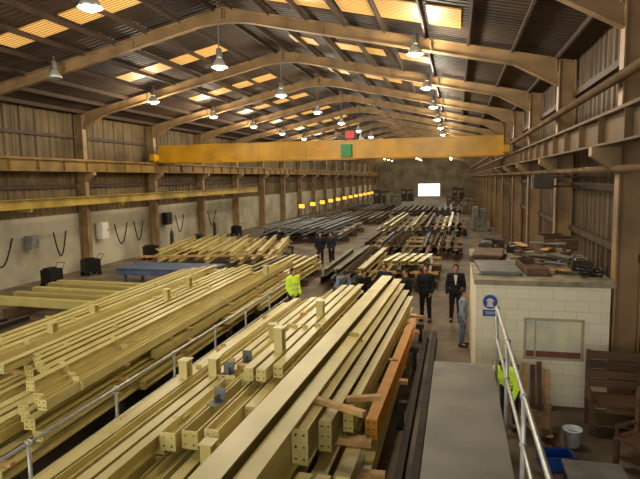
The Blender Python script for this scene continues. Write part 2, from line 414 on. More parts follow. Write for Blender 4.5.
# --- left stack: dense parallel layers, ends stepped in rows
A=1.6; ar=math.radians(A); TA=math.tan(ar); O=Vector((-5.98,5.2)); dv=Vector((-math.sin(ar),math.cos(ar))); pv=Vector((-math.cos(ar),-math.sin(ar)))
def LP(s,t): return O+pv*s+dv*t
BH=.17; Zs=[.5,.73,.96,1.19]; SM=3.7
for li,z in enumerate(Zs):
    s=-.3+li*.1
    smax=SM-li*.06; n=0; row=0
    while s<smax:
        if n%4==0: row=R.choice((0,.5,1.0,1.8,2.6,3.6)) if li>1 else R.choice((0,.4,1.0))
        w=R.choice((.12,.15,.15,.18)); 
        t0=max(0,-s/TA)+row+(n%4)*.22+li*.4
        n+=1
        t1=15.6-R.choice((0,.6,1.2,2.0))-li*.3+(1.3 if s<.5 else 0)
        if li==3 and n%7==3: s+=w+.1; continue
        if t1-t0>2.0:
            p=LP(s,t0); st=[]; cl=[]
            if li==3 and R.random()<.4: st=[(R.uniform(.8,(t1-t0)*.8),R.choice((.18,.22,.3)))]
            if li>=2: cl=[R.choice((.8,2.4,4.0,5.6,7.2,8.8)) for _ in range(2)]; cl=[c for c in set(cl) if c<t1-t0]
            beam(p.x,p.y,z,t1-t0,A,w,BH,R.choice(('cream','cream','cream2')),'cream beams stacked beside the handrail',R.choice(('I','H','I','I','C')),True,st,None,cl)
        s+=w+.045+li*.012
for t in(1.0,3.6,6.2,8.8,11.2,13.6):
    sa=max(-.3,-TA*t)-.02; sb=SM+.1; c=LP((sa+sb)/2,t)
    trestle(c.x,c.y,sb-sa,.5,A)
    for li in(0,1,2):
        if t<2 and li>=1: continue
        c=LP((sa+sb)/2,t+.15*li)
        bearer(c.x,c.y,Zs[li]+BH,sb-sa+(.1 if li==1 else 0),A,.09,.06)
# --- handrail between the stacks
rx=-5.56
hr=ob('handrail',None,loc=(rx,6,0),label='galvanised tube handrail with ball joints between beam stacks',cat='railing')
ob('top_rail',MB().cyl((0,-2.2,1.12),(0,12,1.12),.028).mesh('top_rail',M['galv'],True),parent=hr)
ob('mid_rail',MB().cyl((0,-2.2,.6),(0,12,.6),.02).mesh('mid_rail',M['galv'],True),parent=hr)
pm=MB().cyl((0,0,0),(0,0,1.12),.028).sph((0,0,1.12),.055,12,8).sph((0,0,.6),.045,12,8).cyl((0,0,0),(0,0,.015),.07).mesh('rail_post',M['galv'],True)
for i in range(-1,7): ob('rail_post',pm,loc=(0,i*2.0+.05,0),parent=hr)
# --- middle stack
g='cream beams stacked on the middle trestles'
for y in(3.2,6.6,10.0,13.4,15.6): trestle(-3.0,y,4.3,.5,0)
x=-5.1
while x<-1.0:
    w=R.choice((.16,.2,.26)); beam(x,R.uniform(2.6,3.2),.5,R.uniform(12.6,13.0) if x>-4.8 else 11,R.uniform(-.1,.05),w,.26,R.choice(('cream','cream3')),g,'I',True,(),None,[R.choice((3,5,7,9))]); x+=w+.09
for y in(3.4,6.8,10.2,13.6,15.2): bearer(-2.95,y,.76,4.2,0,.12,.08)
x=-4.85
while x<-2.6:
    w=R.choice((.13,.16,.2)); beam(x,R.choice((2.6,3.2)),.84,R.uniform(11.5,12.6),-.5,w,.24,R.choice(('cream','cream2')),g,R.choice(('I','H','I')),True,[(R.uniform(3,7),.28)] if R.random()<.3 else (),None,[R.uniform(2,9)]); x+=w+.07
x=-2.4
while x<-1.1:
    if x<-1.5: beam(x,R.uniform(2.8,4),.84,R.uniform(11,12.0),-.6,.2,.24,'cream3',g,'I',True,(),None,[R.uniform(4,9)])
    else: beam(x,2.8,.84,4.7,-.6,.2,.24,'cream3',g,R.choice(('I','U')),True)
    x+=.27
for y in(3.6,7.0,10.4,13.2): bearer(-2.9,y,1.08,3.7,0,.12,.08)
for k,(bx,by,L,kd,w,h,st) in enumerate([(-4.42,3.0,11.5,'I',.14,.2,[(5.2,.3)]),(-4.22,3.0,11.5,'H',.18,.2,[]),(-3.99,3.2,11.5,'I',.15,.2,[(5.2,.3)]),(-3.8,3.2,11.5,'I',.13,.2,[(7.6,.26)]),
      (-3.56,6.2,9.5,'H',.22,.24,[]),(-3.3,6.3,9.5,'U',.22,.24,[]),(-3.04,6.4,9,'H',.2,.24,[]),(-2.81,7.2,8,'I',.16,.24,[])]):
    beam(bx,by,1.16,L,-1.0,w,h,'cream' if k%2 else 'cream2',g,kd,True,st,None,[R.uniform(1,2.5),R.uniform(5,6)])
bearer(-3.05,8.7,1.40,1.1,3,.1,.07); bearer(-3.0,12.5,1.40,1.1,3,.1,.07)
for k,(bx,by,L,st,kd) in enumerate([(-3.14,8.0,7,[],'I'),(-2.93,8.0,7,[(.9,.42),(3.6,.3)],'B'),(-2.72,8.2,7,[],'I')]):
    beam(bx,by,1.47,L,-1.3,.15,.2,'cream2',g,kd,True,st,None,[2.4])
for i,(bx,by,rz) in enumerate(((-3.62,8.3,.2),(-3.58,8.95,-.1),(-3.34,7.2,-.2))):
    e=ob('angle_bracket',MB().box((0,0,.008),(.18,.22,.016)).box((0,.1,.1),(.18,.016,.2)).box((0,.02,.06),(.014,.15,.1)).mesh('angle_bracket',M['greysteel']),loc=(bx,by,1.40),rz=rz,label='small grey steel angle bracket resting on cream beams',cat='bracket',group='loose grey brackets')
beam(-2.36,2.4,1.16,13.5,-1.9,.3,.64,'cream2',g,'I',True,label='long deep cream steel girder running the length of the stack')
beam(-2.05,2.4,1.16,13.5,-1.9,.22,.56,'cream',g,'I',True,label='deep cream steel girder beside the deepest girder',cleats=[7.5])
beam(-1.8,6.2,1.16,9.5,-1.9,.2,.46,'cream2',g,'I',True,label='cream steel girder lying against the deeper girders')
beam(-1.58,6.6,1.16,8.5,-1.9,.16,.4,'cream3',g,'I',True,label='olive-cream steel girder lying against the deeper girders')
beam(-1.4,7.2,1.16,7.5,-1.9,.13,.32,'cream',g,'I',True,label='narrow cream steel beam at the edge of the top layer')
beam(-1.16,7.7,.84,6,-1.4,.17,.3,'orange',g,'I',True,label='ochre-orange primed beam along the edge of the stack')
for k in range(3): beam(-1.86+k*.22,2.9,1.16,3.2-k*.2,-4,.16,.08,'cream2',g,'C',False,label='short cream channel lying on the bearers')
bearer(-1.5,6.85,1.63,.9,-25,.09,.07)
bearer(-1.25,7.5,1.49,.45,20,.09,.07)
for xx in(-.8,-.56):
    beam(xx,4.5,0,11.5,0,.12,.2,'dark','dark rails on the floor','I',False,label='dark steel rail lying along the concrete floor')
# --- second cream stack beyond
g='cream beams stacked near the clad wall'
for i in range(13):
    beam(-8.6-i*.56,25.5+R.uniform(-.5,1),.5,R.uniform(8,10),12+R.uniform(-.6,.6),.2,.24,R.choice(('cream3','cream')),g,'I',False)
for i in range(10):
    beam(-8.9-i*.66,26.2+R.uniform(-.5,1),.84,R.uniform(6,8),12+R.uniform(-1.5,1.5),.2,.22,'cream',g,'I',False)
for y in(27,30,33): trestle(-12.2-(y-27)*.2,y-1,7.6,.5,12); bearer(-12.2-(y-27)*.2,y-1,.74,7.4,12,.12,.1)
g='cream box sections laid crosswise'
for xx in(-11.6,-14.6): bearer(xx,17.6,0,4.4,88,.2,.4,'woodd')
for i in range(5):
    beam(-10.6,15.8+i*.8,.4,5,86+R.uniform(-2,2),.26,.28,'cream3' if i%2 else 'cream',g,'B',False)
g='dark sections by the wall'
for i in range(5):
    beam(-14.0+i*.7,9.5+i*.4,.2,5.0,R.uniform(-4,4),.2,.2,'dark',g,'I',False)
bearer(-12.5,11,0,4.0,0,.2,.2,'woodd'); bearer(-12.5,13.5,0,4.0,0,.2,.2,'woodd')
e=ob('blue_work_table',None,loc=(-12.3,22.4,0),label='blue painted steel work platform by the beam stacks',cat='table')
ob('table_top',MB().box((0,0,.8),(4.4,1.9,.06)).box((0,-.93,.66),(4.4,.04,.26)).mesh('table_top',M['blue']),parent=e)
for a in(-1.9,1.9):
    for b in(-.7,.7): ob('leg',MB().box((a,b,.385),(.1,.1,.77)).mesh('leg',M['blue']),parent=e)
g='mixed sections stacked in the middle bay'
for y in(20.5,23,25.5): bearer(-7.6,y,0,2.8,0,.2,.3,'woodd'); bearer(-7.6,y,.54,2.6,0,.12,.08)
for li in range(2):
    for i in range(7-li):
        beam(-8.8+i*.38+li*.19,20.2+R.uniform(0,.5),.3+li*.32,R.uniform(5.5,6.5),R.uniform(-.5,.5),.18,.24,R.choice(('cream3','greengrey','greysteel','cream')),g,'I',False)
g='blue-grey beams stacked'
for li in range(2):
    for i in range(11-li*2):
        beam(-14.0+i*.6+li*.3,37.5+R.uniform(0,2),.4+li*.4,R.uniform(9,13),R.uniform(-2,2),.28,.3,'greysteel',g,'I',False)
for y in(40,43.5,47): bearer(-11.0,y,.0,6.8,0,.2,.4,'woodd'); bearer(-11.0,y,.7,6.4,0,.12,.1)
g='brown steel sections stacked on the floor'
for blk,(bx,by,n) in enumerate([(-5.4,21.8,10),(-5.3,31.0,12)]):
    for li in range(2):
        for i in range(n-li):
            if li==1 and R.random()<.3: continue
            m_=R.choice(('brownsteel','dark','brownsteel','greengrey','greysteel','cream3'))
            beam(bx+i*.48+li*.22,by+R.uniform(0,1.2),.3+li*.38,R.uniform(6.5,8),R.uniform(-1,1),R.choice((.12,.2,.26)),.28,m_,g,R.choice(('I','H')),False)
    for k in(1.6,4.0,6.2): bearer(bx+n*.24-.2,by+k,0,n*.48+.2,0,.2,.3,'woodd'); bearer(bx+n*.24,by+k,.58,n*.46,0,.12,.1,'wood')
g='short cream beams on the brown stack'
for i in range(5): beam(-2.9+i*.36,23.4,.96,2.6,-8,.2,.16,'cream2',g,'C',False,label='short pale cream channel on brown steel stack')
g='long green-grey sections stacked'
for li in range(2):
    for i in range(13):
        if li==1 and R.random()<.3: continue
        beam(-6.0+i*.55,42+R.uniform(0,3),.3+li*.38,R.uniform(14,18),R.uniform(-.6,.6),.22,.28,R.choice(('greengrey','greysteel','brownsteel','cream3')),g,'I',False)
for y in(46,50,55): bearer(-2.7,y,0,7,0,.2,.3,'woodd'); bearer(-2.7,y,.58,7,0,.12,.1,'wood')
for i in range(10):
    beam(-14.0+i*.72,53+R.uniform(0,2),.3,12,R.uniform(-1,1),.3,.4,R.choice(('brownsteel','greengrey')),'distant dark sections','I',False)
for y in(56,60,63): bearer(-10.9,y,0,7.2,0,.2,.3,'woodd')
g='distant brown and grey sections'
for i in range(12):
    beam(-7.4+i*.68,66+R.uniform(0,2),.3,15,R.uniform(-1,1),.3,.45,R.choice(('brownsteel','greengrey','greysteel')),g,'I',False)
for y in(69,74,79): bearer(-3.7,y,0,8.2,0,.2,.3,'woodd')
for i in range(8):
    beam(-14+i*.7,68+R.uniform(0,2),.3,15,R.uniform(-1,1),.3,.45,R.choice(('dark','brownsteel','greengrey')),g,'I',False)
for y in(71,76,81): bearer(-11.5,y,0,5.6,0,.2,.3,'woodd')
for i in range(12):
    y=56+i*4.6
    e=ob('welding_screen',MB().box((0,0,1.8),(.6,.05,.42)).mesh('welding_screen',M['amber']),loc=(-15.6,y,0),label='small glowing amber welding curtain on a black frame',cat='screen',group='amber welding screens')
    ob('screen_frame',MB().box((-.34,0,1.05),(.05,.05,2.1)).box((.34,0,1.05),(.05,.05,2.1)).box((0,0,2.1),(.73,.06,.05)).box((-.34,0,.02),(.06,.6,.04)).box((.34,0,.02),(.06,.6,.04)).mesh('screen_frame',M['black']),parent=e)
def machine(x,y,sx,sy,h,mat,label):
    mb=MB().box((0,0,.15),(sx,sy,.3)).box((-sx*.25,0,h*.5),(sx*.35,sy*.7,h)).box((sx*.25,0,h*.3),(sx*.4,sy*.6,h*.6)).box((0,0,h*.85),(sx*.8,sy*.4,h*.15)).cyl((sx*.3,-sy*.35,h*.6),(sx*.3,sy*.35,h*.6),.2,n=12)
    o=ob('workshop_machine',mb.mesh('workshop_machine',M[mat]),loc=(x,y,0),label=label,cat='machine')
    ob('control_box',MB().box((-sx*.25,-sy*.36,h*.7),(sx*.2,.08,h*.2)).mesh('control_box',M['grey']),parent=o)
machine(-9.6,88,2.6,3,2.2,'greengrey','green-grey sawing machine near the gable end')
machine(1.6,72,2.0,3,1.9,'brownsteel','brown machine standing by the aisle')
machine(-12.5,96,3.0,3,2.6,'dark','dark press machine beside the wall')
machine(1.9,50,1.3,3,2.0,'greengrey','green-grey machine by the side wall')
machine(1.9,30,1.2,2.4,1.5,'dark','low dark machine by the side wall')
machine(-.5,92,2.5,3,1.6,'brownsteel','low brown machine beside the far aisle')
machine(-9.5,112,2.6,3,2.4,'dark','tall dark machine on the far floor')
machine(.3,112,2.6,3,2.6,'dark','dark upright machine by the far side wall')
def welder(x,y,rz,mat='black'):
    o=ob('welding_machine',MB().box((0,0,.5),(.5,.8,.6)).box((0,-.1,.84),(.3,.5,.08)).mesh('welding_machine',M[mat]),loc=(x,y,0),rz=rz,label='dark wheeled welding machine by the wall',cat='welder',group='welding machines')
    for a in(-.25,.25):
        for b in(-.3,.3): ob('wheel',MB().cyl((a-.04,b,.12),(a+.04,b,.12),.12,n=14).mesh('wheel',M['black']),parent=o)
    ob('handle',MB().tube([(-.2,.4,.7),(-.2,.6,1.0),(.2,.6,1.0),(.2,.4,.7)],.02).mesh('handle',M['grey']),parent=o)
for (x,y) in((-17.6,15.2),(-17.4,21.0),(-17.6,24),(-17.5,29.5),(-17.6,36),(-17.6,43)): welder(x,y,R.uniform(-.5,.5))
def cabinet(x,y,z,sx,sy,sz,mat,lab):
    o=ob('wall_cabinet',MB().box((0,0,sz/2),(sx,sy,sz)).mesh('wall_cabinet',M[mat]),loc=(x,y,z),label=lab,cat='cabinet')
    ob('door',MB().box((sx/2+.012,0,sz/2),(.02,sy*.9,sz*.9)).mesh('door',M[mat]),parent=o)
    ob('handle',MB().box((sx/2+.035,sy*.3,sz/2),(.02,.03,.12)).mesh('handle',M['black']),parent=o)
cabinet(-18.85,26.9,1.5,.35,.6,.9,'white','small white wall cabinet on rendered wall')
cabinet(-18.85,21.6,1.6,.35,.5,.6,'grey','grey electrical box on rendered wall')
cabinet(-18.85,34.0,1.7,.35,.7,.8,'black','dark electrical box on rendered wall')
for (y0,dy) in((19.2,1.4),(23.2,.9),(28.2,1.3),(30.2,1.0),(35.4,1.2),(40.6,1.5)):
    pts=[Vector((-18.98,y0+dy*t/10,2.2-1.2*math.sin(math.pi*t/10))) for t in range(11)]
    ob('welding_hose',MB().tube(pts,.035,6).mesh('welding_hose',M['black'],True),label='black hose looping down against the wall',cat='hose',group='hanging hoses')
for (x,y) in((-17.9,17.5),(-17.7,18.1),(-17.8,32.6),(-17.8,39.2)):
    o=ob('gas_cylinder',MB().lathe([(0,0),(.12,0),(.12,1.2),(.09,1.35),(.04,1.42),(.04,1.5),(0,1.5)],16).mesh('gas_cylinder',M['dark'],True),loc=(x,y,0),label='tall dark gas cylinder standing by the wall',cat='gas cylinder',group='gas cylinders')
    ob('valve',MB().box((0,0,1.54),(.1,.05,.08)).mesh('valve',M['orange']),parent=o)
# ---------------------------------------------------------------- raised platform + rail
pl=ob('raised_platform',None,loc=(.14,4.2,0),label='long grey raised walkway platform with steel legs',cat='walkway')
ob('deck',MB().box((0,0,1.36),(.98,11,.08)).mesh('deck',M['deck']),parent=pl)
ob('edge_beam',MB().box((-.46,0,1.22),(.06,11,.2)).mesh('edge_beam',M['greengrey']),parent=pl)
ob('edge_beam',MB().box((.46,0,1.22),(.06,11,.2)).mesh('edge_beam',M['greengrey']),parent=pl)
for y in(-5,-1.5,2,5.3):
    for x in(-.44,.44): ob('leg',MB().box((x,y,.57),(.08,.08,1.14)).mesh('leg',M['greengrey']),parent=pl)
h2=ob('handrail',None,loc=(.665,4.2,1.4),label='galvanised two-rail handrail along the raised platform',cat='railing')
ob('top_rail',MB().cyl((0,-5,1.05),(0,5.2,1.05),.026).mesh('top_rail',M['galv'],True),parent=h2)
ob('mid_rail',MB().cyl((0,-5,.55),(0,5.2,.55),.022).mesh('mid_rail',M['galv'],True),parent=h2)
pm=MB().cyl((0,0,-.2),(0,0,1.05),.026).sph((0,0,1.05),.045,12,8).sph((0,0,.55),.04,12,8).mesh('rail_post',M['galv'],True)
for y in(5.2,3.3,1.4,-.5,-2.4): ob('rail_post',pm,loc=(0,y,0),parent=h2)
# ---------------------------------------------------------------- office
ox0,ox1,oy0,oy1,oh=.40,2.9,11.6,16.2,2.46
of=ob('site_office',None,loc=((ox0+ox1)/2,oy0,0),label='small white painted blockwork room built inside the hall',cat='office room')
W=ox1-ox0; wx0,wx1,wz0,wz1=.9-W/2+.06,.9-W/2+1.12,.97,1.76
mb=MB()
mb.box(((-W/2+wx0)/2,.1,oh/2),(wx0+W/2,.2,oh)); mb.box(((W/2+wx1)/2,.1,oh/2),(W/2-wx1,.2,oh))
mb.box(((wx0+wx1)/2,.1,wz0/2),(wx1-wx0,.2,wz0)); mb.box(((wx0+wx1)/2,.1,(wz1+oh)/2),(wx1-wx0,.2,oh-wz1))
mb.box((-W/2+.1,(oy1-oy0)/2+.1,oh/2),(.2,oy1-oy0-.2,oh)); mb.box((W/2-.1,(oy1-oy0)/2+.1,oh/2),(.2,oy1-oy0-.2,oh)); mb.box((0,oy1-oy0+.1,oh/2),(W,.2,oh))
ob('block_walls',mb.mesh('block_walls',M['brick']),parent=of)
ob('roof_slab',MB().box((0,(oy1-oy0)/2,oh+.05),(W+.08,oy1-oy0+.4,.1)).mesh('roof_slab',M['mortar']),parent=of)
wf=MB(); cx=(wx0+wx1)/2
for z in(wz0,wz1): wf.box((cx,.01,z),(wx1-wx0+.06,.08,.05))
for x in(wx0,wx1): wf.box((x,.01,(wz0+wz1)/2),(.05,.08,wz1-wz0))
wf.box((cx-.34,.0,(wz0+wz1)/2),(.03,.06,wz1-wz0))
wi=ob('office_window',wf.mesh('office_window',M['winframe']),parent=of)
ob('window_glass',MB().box((cx,-.01,(wz0+wz1)/2),(wx1-wx0,.01,wz1-wz0)).mesh('window_glass',M['glass']),parent=wi,label='pale glass with reflections painted into its colour')
ob('lower_panel',MB().box((cx,-.018,wz0+.09),(wx1-wx0,.012,.12)).mesh('lower_panel',M['brownred']),parent=wi,label='reddish brown lower panel')
sg=ob('safety_sign',MB().box((0,0,0),(.29,.012,.46)).mesh('safety_sign',M['white']),loc=(ox0+.28,oy0-.01,2.0),label='blue and white round mandatory safety sign on blockwork',cat='sign')
ob('roundel',MB().cyl((0,-.016,.08),(0,-.007,.08),.142,n=32).mesh('roundel',M['signblue']),parent=sg)
ob('pictogram',MB().sph((0,-.018,.055),(.055,.003,.062),20,8).sph((0,-.019,.1),(.068,.004,.055),20,6,.5).box((0,-.019,.1),(.16,.004,.014)).box((0,-.018,0.0),(.13,.004,.04)).mesh('pictogram',M['white']),parent=sg)
ob('text_panel',MB().box((0,-.009,-.15),(.28,.006,.13)).mesh('text_panel',M['signblue']),parent=sg)
for zz,ww in((-.13,.2),(-.165,.16)): ob('lettering_line',MB().box((0,-.0135,zz),(ww,.003,.012)).mesh('lettering_line',M['white']),parent=sg)
# clutter on office roof
zt=oh+.1
def sheetstack(x,y,w,l,n,mat,rz,lab,nm='board_sheet'):
    for i in range(n):
        ob(nm,MB().box((0,0,.015),(w,l,.03)).mesh(nm,M[mat]),loc=(x+R.uniform(-.05,.05),y+R.uniform(-.08,.08),zt+i*.032),rz=rz+R.uniform(-.08,.08),label=lab,cat='board',group='boards on the office roof')
sheetstack(.85,12.7,.8,1.6,3,'grey',.05,'grey flat sheet lying on the office roof')
sheetstack(.8,14.6,.7,1.5,5,'brownsteel',-.1,'brown board lying on the office roof')
def crate(x,y,sx,sy,sz,rz,mat='woodd'):
    o=ob('timber_crate',MB().box((0,0,.02),(sx,sy,.04)).box((-sx/2,0,sz/2),(.03,sy,sz)).box((sx/2,0,sz/2),(.03,sy,sz)).box((0,-sy/2,sz/2),(sx,.03,sz)).box((0,sy/2,sz/2),(sx,.03,sz)).mesh('timber_crate',M[mat]),loc=(x,y,zt),rz=rz,label='dark open timber crate on the office roof',cat='crate',group='crates on the office roof')
    ob('batten',MB().box((0,-sy/2-.02,sz*.6),(sx,.02,.05)).mesh('batten',M['brownsteel']),parent=o)
crate(1.58,12.7,.4,1.5,.16,.05); crate(2.45,15.5,.7,.7,.5,.2); crate(2.65,14.9,.4,.4,.45,.1)
def scrap(x,y,n,lo,hi,sp):
    for i in range(n):
        l=R.uniform(lo,hi)
        ob('scrap_plank',MB().box((0,0,0),(R.choice((.05,.1,.16)),l,.03)).mesh('scrap_plank',M[R.choice(('woodd','wood','brownsteel','grey','dark','mortar'))]),loc=(x+R.uniform(-sp,sp),y+R.uniform(-sp,sp),zt+.03+i*.04),rot=(R.uniform(-.03,.03),R.uniform(-.03,.03),R.uniform(-1.5,1.5)),label='scrap plank in a messy pile on the office roof',cat='plank',group='scrap planks on the office roof')
scrap(2.25,14.0,13,.4,1.0,.2); scrap(1.6,14.5,9,.4,.9,.15); scrap(2.1,12.5,9,.3,.8,.15)
pts=[Vector(((.2+.002*t)*math.cos(t*.6),(.2+.002*t)*math.sin(t*.6),.03+.006*t)) for t in range(30)]
ob('cable_coil',MB().tube(pts,.02,6).mesh('cable_coil',M['black'],True),loc=(2.6,11.9,zt),label='black cable coil lying on the office roof',cat='cable')
for (x,y,mt) in((2.6,12.85,'dark'),(1.5,15.6,'black'),(2.6,13.25,'brownsteel'),(.8,15.8,'dark')):
    o=ob('tool_box',MB().box((0,0,.1),(.38,.24,.2)).box((0,0,.21),(.34,.2,.03)).mesh('tool_box',M[mt]),loc=(x,y,zt),rz=R.uniform(-.3,.3),label='dark metal tool box on the office roof',cat='tool box',group='tool boxes on the office roof')
    ob('handle',MB().tube([(-.12,0,.22),(-.1,0,.28),(.1,0,.28),(.12,0,.22)],.012,6).mesh('handle',M['galv']),parent=o)
# ---------------------------------------------------------------- right foreground
def bench(x,y,rz,lab,sc):
    bn=ob('timber_bench',None,loc=(x,y,0),rz=rz,label=lab,cat='bench',group='timber benches'); bn.scale=(sc,sc,sc)
    ob('seat',MB().box((0,0,.62),(1.0,.7,.06)).mesh('seat',M['woodd']),parent=bn)
    bk_=MB()
    for i in range(4): bk_.box((0,.32,.85+i*.19),(1.0,.04,.165))
    ob('backrest',bk_.mesh('backrest',M['woodd']),parent=bn)
    for sx in(-1,1):
        ob('armrest',MB().box((sx*.48,.0,.83),(.05,.62,.06)).box((sx*.48,-.28,.73),(.05,.05,.2)).mesh('armrest',M['woodd']),parent=bn)
        ob('leg',MB().box((sx*.46,-.3,.3),(.08,.08,.6)).mesh('leg',M['woodd']),parent=bn)
        ob('leg',MB().box((sx*.46,.3,.76),(.08,.08,1.52)).mesh('leg',M['woodd']),parent=bn)
    ob('lower_shelf',MB().box((0,0,.22),(.88,.6,.04)).mesh('lower_shelf',M['brownsteel']),parent=bn)
bench(2.8,10.6,-.05,'worn dark brown timber bench with planked back against the column',.92)
bench(2.9,9.1,-.9,'dark brown timber bench with high back near the wall',.8)
for i in range(10):
    l=R.uniform(.7,1.2)
    ob('offcut_plank',MB().box((0,0,0),(.12,l,.035)).mesh('offcut_plank',M[R.choice(('wood','brownsteel','woodd','wood'))]),loc=(1.48+R.uniform(-.1,.1),10.0+R.uniform(-.1,.1),.03+i*.04),rot=(0,R.uniform(-.03,.03),R.uniform(-.3,.4)),label='timber offcut in a loose pile on the floor',cat='plank',group='timber offcuts on the floor')
for i in range(6):
    l=R.uniform(.7,1.0); a=math.radians(72)
    ob('offcut_plank',MB().box((0,0,l/2),(.09,.03,l)).mesh('offcut_plank',M[R.choice(('wood','brownsteel','woodd','wood'))]),loc=(1.12+i*.13,11.28+R.uniform(-.02,.02),.02),rot=(-math.radians(14),R.uniform(-.08,.08),0),label='upright timber offcut leaning on the office wall',cat='plank',group='timber offcuts leaning on the wall')
bk=ob('bucket',MB().lathe([(0,.01),(.11,.01),(.15,.3),(.16,.3),(.16,.32),(.14,.32),(.105,.02),(0,.02)],24).mesh('bucket',M['bucket'],True),loc=(1.96,9.85,0),label='white plastic bucket standing on the floor',cat='bucket')
ob('bucket_handle',MB().tube([Vector((.155*math.cos(t*math.pi/8),.02-.1*math.sin(t*math.pi/8),.3+.06*math.sin(t*math.pi/8))) for t in range(9)],.006,6).mesh('bucket_handle',M['galv']),parent=bk)
ob('contents',MB().cyl((0,0,.2),(0,0,.24),.13,n=20).mesh('contents',M['water']),parent=bk)
bb=ob('plastic_crate',MB().box((0,0,.02),(.5,.36,.04)).box((-.24,0,.12),(.02,.36,.2)).box((.24,0,.12),(.02,.36,.2)).box((0,-.17,.12),(.5,.02,.2)).box((0,.17,.12),(.5,.02,.2)).mesh('plastic_crate',M['signblue']),loc=(1.58,9.1,0),rz=.15,label='blue plastic crate on the floor by timber offcuts',cat='crate')
st=ob('steel_bench',None,loc=(1.95,8.2,0),label='low grey steel bench beside the platform',cat='bench')
ob('bench_top',MB().box((0,0,.4),(.8,.6,.05)).mesh('bench_top',M['grey']),parent=st)
for x in(-.35,.35):
    for y in(-.25,.25): ob('leg',MB().box((x,y,.19),(.05,.05,.38)).mesh('leg',M['dark']),parent=st)
hb=ob('heater_unit',MB().box((0,0,0),(.55,.6,.4)).cyl((-.29,0,0),(-.24,0,0),.16,n=20).mesh('heater_unit',M['dark']),loc=(2.4,17.3,4.42),label='dark heater unit mounted high by the wall',cat='heater')
ob('bracket',MB().box((.68,0,.12),(.85,.06,.06)).mesh('bracket',M['dark']),parent=hb)
ob('bracket',MB().box((.68,0,-.14),(.85,.06,.06)).mesh('bracket',M['dark']),parent=hb)
